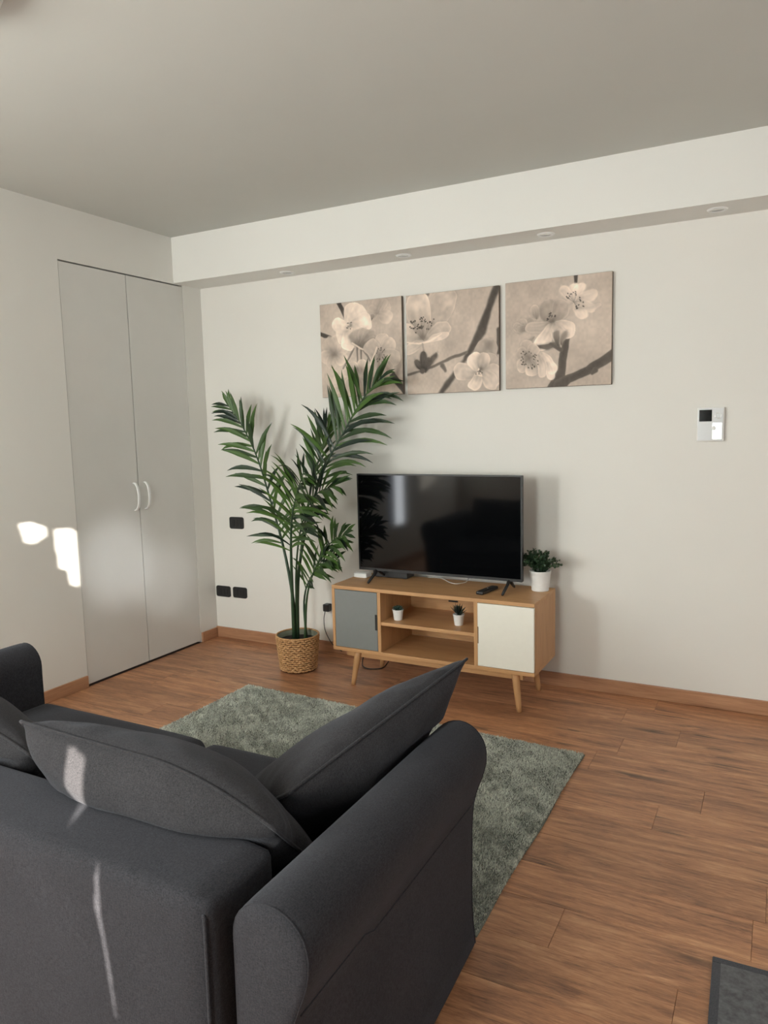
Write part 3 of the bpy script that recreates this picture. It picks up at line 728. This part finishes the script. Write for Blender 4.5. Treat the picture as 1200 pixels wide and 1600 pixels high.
# woven strands: over-under bands round the wall
V, Fc = [], []; rows, cols = 15, 30
for r_ in range(rows):
    for c_ in range(cols):
        zc = 0.010 + (r_ + 0.5) * (0.207 / rows); R = 0.1065 + (0.130 - 0.108) * zc / 0.225
        for sg in (1,):
            a0 = 2 * math.pi * (c_ + 0.5 * (r_ % 2)) / cols; a1 = a0 + 2 * math.pi / cols * 1.08
            pts = []
            for k in range(6):
                f = k / 5; a = a0 + (a1 - a0) * f; rr = R + 0.0045 * math.sin(math.pi * f); pts.append((rr * math.cos(a), rr * math.sin(a), zc + 0.0045 * (f - 0.5) * (1 if c_ % 2 else -1)))
            add_tube(V, Fc, pts, [0.0035, 0.0056, 0.0064, 0.0064, 0.0056, 0.0035], 6)
wv = mesh_obj('woven_strands', V, Fc, 'wicker', bk, True); wv['kind'] = 'stuff'
V, Fc = [], []
add_tube(V, Fc, [(0.130 * math.cos(a), 0.130 * math.sin(a), 0.222) for a in [k * 2 * math.pi / 48 for k in range(49)]], 0.0058, 8, False)
mesh_obj('rim', V, Fc, 'wicker', bk, True)
lathe('liner', [(0.121, 0.17), (0.1235, 0.219), (0.120, 0.219), (0.1185, 0.17)], 'liner', palm, 40)
lathe('soil', [(0.119, 0.186), (0.06, 0.190), (0.0, 0.192)], 'soil', palm, 32)

rng = random.Random(5)
def leaflet(fr, p, d, L, w, droop, face):
    n = 7; V, Fc = [], []; pos = p.copy(); dd = d.copy()
    for i in range(n + 1):
        f = i / n; ww = w * (0.30 + 0.70 * math.sin(math.pi * min(1, f * 1.25) * 0.5)) if f < 0.45 else w * (1 - ((f - 0.45) / 0.55) ** 1.6)
        ww = max(ww, 0.0006)
        s = dd.cross(face); s = s.normalized() if s.length > 1e-6 else Vector((1, 0, 0)); u = s.cross(dd).normalized()
        if u.dot(face) < 0: u = -u
        q = pos.copy()
        if q.y > -0.03 - PB.y: q.y = -0.03 - PB.y + 0.1 * 0
        V += [q + s * ww + u * ww * 0.35, q, q - s * ww + u * ww * 0.35]
        pos = pos + dd * (L / n); dd = (dd + Vector((0, 0, -droop / n * (0.4 + 1.2 * f)))).normalized()
        if pos.x + PB.x > 1.34 and pos.z < 1.24 and pos.y + PB.y > -0.35: pos.y = -0.35 - PB.y; dd.y = min(dd.y, -0.02); dd.normalize()
        if pos.y > -0.06 - PB.y and dd.y > -0.1: dd.y = -0.02; dd.normalize()
    for i in range(n):
        a = i * 3; Fc += [(a, a + 1, a + 4, a + 3), (a + 1, a + 2, a + 5, a + 4)]
    return mesh_obj('leaflet', V, Fc, 'palm', fr, True)
fronds = [
 # points, first fraction with leaflets, number of pairs, leaf length, spread, droop, seed side facing
 ([(0.958, -0.376, 0.19), (0.94, -0.37, 0.466), (0.883, -0.36, 0.742), (0.79, -0.34, 1.016), (0.66, -0.30, 1.313), (0.526, -0.27, 1.516), (0.384, -0.24, 1.664)], 0.36, 25, 0.235, 48, 0.75),
 ([(0.962, -0.366, 0.19), (0.982, -0.36, 0.588), (1.052, -0.33, 0.945), (1.152, -0.28, 1.254), (1.28, -0.24, 1.481), (1.386, -0.20, 1.66), (1.500, -0.17, 1.780)], 0.42, 26, 0.31, 44, 0.9),
 ([(0.956, -0.36, 0.19), (0.953, -0.30, 0.655), (1.000, -0.24, 1.052), (1.045, -0.20, 1.26), (1.085, -0.17, 1.42), (1.11, -0.15, 1.50)], 0.50, 15, 0.20, 38, 0.35),
 ([(0.955, -0.39, 0.19), (0.975, -0.42, 0.605), (1.045, -0.50, 0.929), (1.15, -0.58, 1.127), (1.26, -0.66, 1.261)], 0.36, 24, 0.27, 52, 1.1),
 ([(1.015, -0.36, 0.19), (1.050, -0.37, 0.476), (1.152, -0.40, 0.687), (1.285, -0.43, 0.834), (1.400, -0.46, 0.880)], 0.40, 16, 0.19, 46, 0.8),
 ([(1.020, -0.35, 0.19), (1.004, -0.34, 0.424), (1.066, -0.36, 0.575), (1.190, -0.40, 0.683), (1.330, -0.44, 0.730)], 0.38, 15, 0.18, 44, 0.8),
 ([(0.963, -0.37, 0.19), (0.990, -0.39, 0.637), (1.080, -0.44, 0.930), (1.22, -0.49, 1.110), (1.37, -0.52, 1.165)], 0.40, 18, 0.24, 48, 0.9),
]
for fi, (pts, f0, pairs, LL, spread, droop) in enumerate(fronds):
    P = [p - PB for p in spline(pts, 60)]
    V, Fc = [], []; add_tube(V, Fc, P[::3], [0.0135 - 0.0115 * (k / 20) ** 0.7 for k in range(21)] if fi in (0, 1, 3) else [0.009 - 0.0075 * (k / 20) ** 0.7 for k in range(21)], 8)
    fr = mesh_obj('frond', V, Fc, 'stem', palm, True)
    for k in range(pairs * 2):
        side = 1 if k % 2 else -1; f = f0 + (1 - f0) * ((k // 2) + 0.5 * (k % 2)) / pairs
        i = min(int(f * 60), 59); p = P[i].lerp(P[i + 1], f * 60 - i); t = (P[min(i + 1, 60)] - P[max(i - 1, 0)]).normalized()
        g = (f - f0) / (1 - f0)
        # leaf blade plane mostly faces the room (-y), twisted a little
        face = Vector((0.25 * math.sin(fi * 2.1), -1, 0.35 + 0.2 * math.cos(fi))).normalized()
        face = (face - t * face.dot(t)).normalized(); s = t.cross(face).normalized() * side
        sp = math.radians(spread * (1.12 - 0.55 * g) + rng.uniform(-15, 15))
        d = (t * math.cos(sp) + s * math.sin(sp) + face * rng.uniform(-0.1, 0.55)).normalized()
        L = LL * (0.62 + 0.6 * math.sin(math.pi * (0.15 + 0.8 * g))) * rng.uniform(0.88, 1.1) * 0.9 * (1 - 0.34 * g ** 3)
        leaflet(fr, p, d, L, 0.0145 * (0.8 + 0.35 * math.sin(math.pi * g)), droop * rng.uniform(0.5, 1.4), face)

# ------------------------------------------------------------------ rug and mat
def rug(name, corners, h, label, pile, ncol):
    c0 = Vector((sum(c[0] for c in corners) / 4, sum(c[1] for c in corners) / 4, 0))
    t = thing(name, c0, label, 'rug'); rs = np.random.RandomState(8)
    C = [Vector((c[0], c[1], 0)) - c0 for c in corners]
    nu, nv = 90, 60; V, Fc = [], []
    for z in (0.0005, h):
        for j in range(nv + 1):
            for i in range(nu + 1):
                u, v = i / nu, j / nv; p = (C[0] * (1 - u) + C[1] * u) * (1 - v) + (C[3] * (1 - u) + C[2] * u) * v
                e = min(u, 1 - u) * 1.97; e2 = min(v, 1 - v) * 1.33; edge = min(e, e2)
                w = 0.004 * math.sin(p.x * 21 + p.y * 9) * (1 if edge < 0.01 else 0)
                zz = z if z < 0.001 else z * (1 if edge > 0.012 else 0.7) + 0.0010 * noise.noise(Vector((p.x * 18, p.y * 18, 0)))
                V.append((p.x + w, p.y + w, zz))
    m = (nu + 1) * (nv + 1)
    for j in range(nv):
        for i in range(nu):
            a = j * (nu + 1) + i; Fc.append((m + a, m + a + 1, m + a + nu + 2, m + a + nu + 1)); Fc.append((a, a + nu + 1, a + nu + 2, a + 1))
    for i in range(nu):
        for a in (i, ): Fc.append((a, a + 1, m + a + 1, m + a))
        a = nv * (nu + 1) + i; Fc.append((a + 1, a, m + a, m + a + 1))
    for j in range(nv):
        a = j * (nu + 1); Fc.append((a + nu + 1, a, m + a, m + a + nu + 1))
        a = j * (nu + 1) + nu; Fc.append((a, a + nu + 1, m + a + nu + 1, m + a))
    mesh_obj('backing', V, Fc, 'rug', t)
    # pile: short tufts standing on the backing
    n = pile; u = rs.rand(n); v = rs.rand(n)
    CC = np.array([list(c) for c in C])
    P = (CC[0] * (1 - u)[:, None] + CC[1] * u[:, None]) * (1 - v)[:, None] + (CC[3] * (1 - u)[:, None] + CC[2] * u[:, None]) * v[:, None]
    P[:, 2] = h - 0.001
    # combed direction changes in soft patches, which gives the mottled look of a brushed pile
    def sn(x, y, s):
        return np.sin(x * 7.1 * s + 1.3 * np.sin(y * 5.3 * s)) + np.sin(y * 9.7 * s + 1.7 * np.sin(x * 6.1 * s + 2)) + 0.7 * np.sin((x + y) * 19 * s)
    q = 0.6 * sn(P[:, 0], P[:, 1], 1.3) + 0.8 * sn(P[:, 0] + 3, P[:, 1] * 1.3, 3.1) + 0.7 * sn(P[:, 1] + 1, P[:, 0] * 1.2, 6.3)
    ang = 0.9 * q + rs.normal(0, 0.7, n); ln = rs.uniform(0.006, 0.0105, n) * (1 + 0.12 * q / 3)
    lean = rs.uniform(0.2, 0.9, n); D = np.stack([np.cos(ang) * lean, np.sin(ang) * lean, np.ones(n)], 1); D /= np.linalg.norm(D, axis=1)[:, None]
    a2 = rs.uniform(0, 2 * np.pi, n); S = np.stack([np.cos(a2), np.sin(a2), np.zeros(n)], 1) * 0.0019
    A = P + S; B = P - S; T = P + D * ln[:, None] + S * 0.35; T2 = P + D * ln[:, None] - S * 0.35
    VV = np.stack([A, B, T2, T], 1).reshape(-1, 3)
    me = bpy.data.meshes.new('pile'); me.vertices.add(4 * n); me.vertices.foreach_set('co', VV.ravel())
    me.loops.add(4 * n); me.loops.foreach_set('vertex_index', np.arange(4 * n)); me.polygons.add(n)
    me.polygons.foreach_set('loop_start', np.arange(0, 4 * n, 4)); me.polygons.foreach_set('loop_total', np.full(n, 4)); me.update(calc_edges=True)
    ca = me.color_attributes.new('print', 'FLOAT_COLOR', 'POINT'); k = rs.uniform(0.60, 1.40, n) * (1 + 0.07 * q / 2); lin = np.array(srgb(*ncol)[:3])
    cc = np.ones((n, 4, 4)); cc[:, :, :3] = (lin[None] * k[:, None])[:, None, :]; ca.data.foreach_set('color', cc.ravel())
    me.materials.append(MT['pile']); o = bpy.data.objects.new('pile', me); COL.objects.link(o); o.parent = t; o['kind'] = 'stuff'
    return t
def m_pile():
    t = NT('wool_pile', 0.95, spec=0.1); a = t.node('ShaderNodeVertexColor', layer_name='print'); t.base(a.outputs['Color']); t.b.inputs['Sheen Weight'].default_value = 0.3; return t.m
MT['pile'] = m_pile()
rug('area_rug', [(0.873, -0.752), (2.840, -0.842), (2.830, -2.172), (0.862, -2.085)], 0.007, 'grey green shaggy area rug between the sofa and the media cabinet', 230000, (206, 208, 197))
mt = thing('door_mat', (3.452, -1.956, 0), 'dark grey bound mat at the lower right corner', 'mat', rz=0.03)
mx, my = 0.90, 0.60
bm = bmesh.new(); add_box(bm, 0.022, mx - 0.022, -my + 0.022, -0.022, 0.0008, 0.008)
bmesh.ops.subdivide_edges(bm, edges=bm.edges[:], cuts=3)
bm_obj('pile', bm, 'mat', mt)
V, Fc = [], []
for a, b in (((0, 0), (mx, 0)), ((mx, 0), (mx, -my)), ((mx, -my), (0, -my)), ((0, -my), (0, 0))): pass
boxes('binding', [(0, mx, -0.024, 0, 0.0005, 0.0085), (0, mx, -my, -my + 0.024, 0.0005, 0.0085), (0, 0.024, -my + 0.024, -0.024, 0.0005, 0.0085), (mx - 0.024, mx, -my + 0.024, -0.024, 0.0005, 0.0085)], 'mat_edge', mt, bev=0.003)

# ------------------------------------------------------------------ sofa
SX, SY = 1.88, -2.66
sofa = thing('sofa', (SX, SY, 0), 'charcoal fabric two-seat sofa with rolled arms, its back towards the camera', 'sofa')
def puffbox(name, x0, x1, y0, y1, z0, z1, r, puff, parent, mat='sofa', crown=0.0, seg=16):
    # rounded slab with slightly swollen faces
    c = Vector(((x0 + x1) / 2, (y0 + y1) / 2, (z0 + z1) / 2)); h = Vector(((x1 - x0) / 2, (y1 - y0) / 2, (z1 - z0) / 2))
    bm = bmesh.new(); bmesh.ops.create_cube(bm, size=2.0)
    bmesh.ops.subdivide_edges(bm, edges=bm.edges[:], cuts=seg, use_grid_fill=True)
    for v in bm.verts:
        u = v.co.copy()
        # concentrate the grid lines towards edges
        u = Vector([math.copysign(abs(k) ** 0.6, k) for k in u])
        p = Vector((u.x * h.x, u.y * h.y, u.z * h.z)); inner = Vector((max(-h.x + r, min(h.x - r, p.x)), max(-h.y + r, min(h.y - r, p.y)), max(-h.z + r, min(h.z - r, p.z))))
        d = p - inner
        if d.length > 1e-6: p = inner + d.normalized() * min(r, d.length if sum(abs(k) > 1e-6 for k in d) == 1 else r)
        b = [(1 - u.y ** 2) * (1 - u.z ** 2), (1 - u.x ** 2) * (1 - u.z ** 2), (1 - u.x ** 2) * (1 - u.y ** 2)]
        p.x += puff * b[0] * (1 if u.x > 0 else -1) * abs(u.x) ** 3; p.y += puff * b[1] * (1 if u.y > 0 else -1) * abs(u.y) ** 3
        p.z += (puff + (crown if u.z > 0 else 0)) * b[2] * (1 if u.z > 0 else -1) * abs(u.z) ** 3
        p += Vector((0, 0, 1)) * 0.002 * noise.noise(Vector((p.x * 6, p.y * 6, p.z * 6)) + c)
        v.co = p + c - Vector((SX, SY, 0))
    return bm_obj(name, bm, mat, parent, True)
# base and skirt
box('base', (-0.84, 0.84, -0.45, 0.44, 0.02, 0.30), 'sofa', sofa, bev=0.015)
# back rest slab
sb = puffbox('backrest', 1.058, 2.700, -3.135, -2.925, 0.015, 0.668, 0.026, 0.006, sofa)
def edge_tube(name, pts, rad, parent, n=40, mat='sofa'):
    return tube(name, [p - Vector((SX, SY, 0)) for p in spline(pts, n)], rad, mat, parent, 6)
o = edge_tube('piping', [(2.694, -3.131, 0.03), (2.694, -3.132, 0.3), (2.694, -3.131, 0.60), (2.690, -3.129, 0.640)], 0.0035, sb, 20)
# seats
puffbox('seat_cushion', 1.040, 1.878, -2.925, -2.195, 0.300, 0.452, 0.045, 0.010, sofa, crown=0.016)
puffbox('seat_cushion', 1.884, 2.722, -2.925, -2.195, 0.300, 0.446, 0.045, 0.010, sofa, crown=0.012)
# rolled arms: profile across the arm (a = distance from the inner face outwards)
prof = [(0.004, 0.015), (0.002, 0.10), (0.0, 0.30), (0.0, 0.45), (0.0, 0.55), (0.0, 0.595)]
for k in range(1, 14):
    a = math.pi - math.pi * k / 14 * 1.0; prof.append((0.080 + 0.080 * math.cos(a), 0.595 + 0.080 * math.sin(a)))
prof += [(0.160, 0.595), (0.159, 0.570), (0.154, 0.545), (0.146, 0.520), (0.136, 0.495), (0.127, 0.470), (0.121, 0.445), (0.117, 0.42), (0.114, 0.36), (0.112, 0.28), (0.111, 0.20), (0.111, 0.12), (0.114, 0.07), (0.121, 0.015)]
def arm(side):
    x_in = 2.725 if side > 0 else 1.035
    ys = [-3.098, -3.094, -3.08, -3.05, -3.0] + [-2.95 + 0.05 * k for k in range(14)] + [-2.25, -2.22, -2.206, -2.202]
    V, Fc = [], []; n = len(prof); ctr = (0.065, 0.40)
    for j, y in enumerate(ys):
        e = min(abs(y + 3.098), abs(y + 2.202)); k = 1 - 0.055 * math.exp(-e / 0.008); fr_ = (y + 3.1) / 0.9
        for (a, z) in prof:
            aa = ctr[0] + (a - ctr[0]) * (k if z > 0.3 else 1 - (1 - k) * 0.6); zz = ctr[1] + (z - ctr[1]) * (1 - (1 - k) * 0.35) if z > 0.05 else z
            flare = 0.030 * max(0, (0.45 - z) / 0.45) * (1 - fr_) if a > 0.09 else 0
            wob = 0.0022 * noise.noise(Vector((a * 12, y * 5, z * 9 + side)))
            V.append(Vector((x_in + side * (aa + flare + wob + 0.006 * (1 - fr_) * (a > 0.05)) - SX, y - SY, zz + wob)))
    for j in range(len(ys) - 1):
        for i in range(n):
            a = j * n + i; b = j * n + (i + 1) % n; Fc.append((a, b, b + n, a + n) if side > 0 else (a, a + n, b + n, b))
    # end faces, gently swollen
    for j, sg in ((0, -1), (len(ys) - 1, 1)):
        ring = list(range(j * n, j * n + n)); prev = ring
        for s_, push in ((0.85, 0.004), (0.55, 0.008), (0.2, 0.010)):
            b0 = len(V)
            for q in ring:
                p = V[q]; cx_ = Vector((x_in + side * 0.068 - SX, p.y, p.z * 0.4 + 0.35 * 0.6)); pp = cx_.lerp(p, s_); pp.y += sg * push; V.append(pp)
            cur_ = list(range(b0, b0 + n))
            for i in range(n):
                f_ = (prev[i], prev[(i + 1) % n], cur_[(i + 1) % n], cur_[i]); Fc.append(f_ if (sg * side > 0) == (sg > 0) else f_)
            prev = cur_
        Fc.append(tuple(prev))
    me = mesh_obj('arm', V, Fc, 'sofa', sofa, True)
    bm = bmesh.new(); bm.from_mesh(me.data); bmesh.ops.recalc_face_normals(bm, faces=bm.faces); bm.to_mesh(me.data); bm.free()
    for j in (1, len(ys) - 2):
        pts = [V[j * n + i].copy() for i in range(n)]
        tube('piping', pts, 0.0020, 'sofa', me, 6)
    i = prof.index((0.121, 0.445))
    def shift(j): 
        i2 = i - 1 if j < 8 else i
        return V[j * n + i2] + Vector((side * 0.0006, 0, 0))
    tube('seam', [shift(j) for j in range(2, len(ys) - 1)], 0.0022, 'sofa', me, 6)
    return me
arm(1); arm(-1)

# loose cushions
def settle(p):
    # cushions are pressed flat where they rest on the seat, the back rest or the arm
    p = p.copy()
    if p.y < -2.912 and p.z < 0.678:
        if 0.678 - p.z < -2.912 - p.y: p.z = 0.678
        else: p.y = -2.912
    for xi, sd in ((2.716, 1), (1.044, -1)):
        if (p.x - xi) * sd > 0 and p.z < 0.595: p.x = xi
        cx_ = xi + sd * 0.089; d = Vector((p.x - cx_, 0, p.z - 0.597))
        if p.z >= 0.595 and d.length < 0.092 and d.length > 1e-6: d = d.normalized() * 0.092; p.x = cx_ + d.x; p.z = 0.597 + d.z
    zs = 0.478
    if p.z < zs: p.z = zs
    return p
def pillow(name, c4, T, label, parent=None, bow=0.03, warp=None, seed=0, group=None, flip=1, cat='cushion', belly=(1.0, 1.0)):
    A, B, C_, D = [Vector(p) for p in c4]   # top-left, top-right, bottom-right, bottom-left
    org = (A + B + C_ + D) / 4; nrm = (B - A).cross(D - A).normalized() * flip
    n = 56; V, Fc = [], []; idx = {}
    def pt(i, j, s):
        u, v = -1 + 2 * i / n, -1 + 2 * j / n
        u = math.sin(u * math.pi / 2) * 0.35 + u * 0.65; v = math.sin(v * math.pi / 2) * 0.35 + v * 0.65
        uu = u * (1 - bow * (1 - v * v)); vv = v * (1 - bow * (1 - u * u))
        a, b = (uu + 1) / 2, (vv + 1) / 2
        p = (A * (1 - a) + B * a) * b + (D * (1 - a) + C_ * a) * (1 - b)
        th = T * (max(0, (1 - abs(u) ** 2.6)) * max(0, (1 - abs(v) ** 2.6))) ** 0.55
        # gathered folds running in from the corners and edges
        e = min(1 - abs(u), 1 - abs(v))
        wr = 0.013 * math.exp(-e / 0.16) * noise.noise(Vector((u * 5.5, v * 5.5, seed + s))) * (1 if e > 1e-6 else 0)
        soft = 0.016 * noise.noise(Vector((u * 1.7 + seed, v * 1.7, s * 3.0))) * min(1, e * 4)
        th = th * belly[0 if s > 0 else 1] + wr + soft if e > 1e-6 else 0.0
        p = p + nrm * s * th
        if warp: p = p + warp(u, v, s, p)
        p = settle(p)
        return p - org
    for s in (1, -1):
        for j in range(n + 1):
            for i in range(n + 1):
                edge = i in (0, n) or j in (0, n)
                if s == -1 and edge: idx[(i, j, s)] = idx[(i, j, 1)]; continue
                idx[(i, j, s)] = len(V); V.append(pt(i, j, s))
    for s in (1, -1):
        for j in range(n):
            for i in range(n):
                f = (idx[(i, j, s)], idx[(i + 1, j, s)], idx[(i + 1, j + 1, s)], idx[(i, j + 1, s)]); Fc.append(f if s > 0 else f[::-1])
    t = thing(name, org, label, cat, group)
    cv = mesh_obj('cover', V, Fc, 'cushion', t, True)
    bm = bmesh.new(); bm.from_mesh(cv.data); bmesh.ops.recalc_face_normals(bm, faces=bm.faces); bm.to_mesh(cv.data); bm.free()
    ring = [(i, n) for i in range(n)] + [(n, j) for j in range(n, 0, -1)] + [(i, 0) for i in range(n, 0, -1)] + [(0, j) for j in range(0, n)]
    pts = [V[idx[(i, j, 1)]] for i, j in ring]; pts.append(pts[0])
    tube('piping', pts, 0.0042, 'cushion', t, 6)
    return t
def warpB(u, v, s, p):
    w = (v + 1) / 2
    return Vector((0, 0.03 * max(0, u) ** 3 * w, -0.10 * max(0, (u - 0.1) / 0.9) ** 2.2 * w))
G = 'loose charcoal sofa cushions'
pillow('back_cushion', [(1.985, -2.965, 0.815), (2.705, -2.96, 0.80), (2.69, -2.72, 0.49), (1.95, -2.72, 0.49)], 0.118, 'large charcoal back cushion in the middle, with the sunlit streak', warp=warpB, seed=1.3, group=G, belly=(0.85, 1.1))
pillow('back_cushion', [(1.08, -2.955, 0.80), (1.915, -2.93, 0.79), (1.88, -2.72, 0.49), (1.08, -2.72, 0.49)], 0.115, 'charcoal back cushion cut off by the left edge of the view', warp=warpB, seed=5.1, group=G)
pillow('back_cushion', [(2.635, -2.79, 0.695), (2.81, -2.16, 0.838), (2.45, -2.13, 0.50), (2.33, -2.70, 0.49)], 0.11, 'charcoal cushion leaning on the right arm of the sofa', seed=9.7, group=G, bow=0.02, belly=(0.72, 1.35))
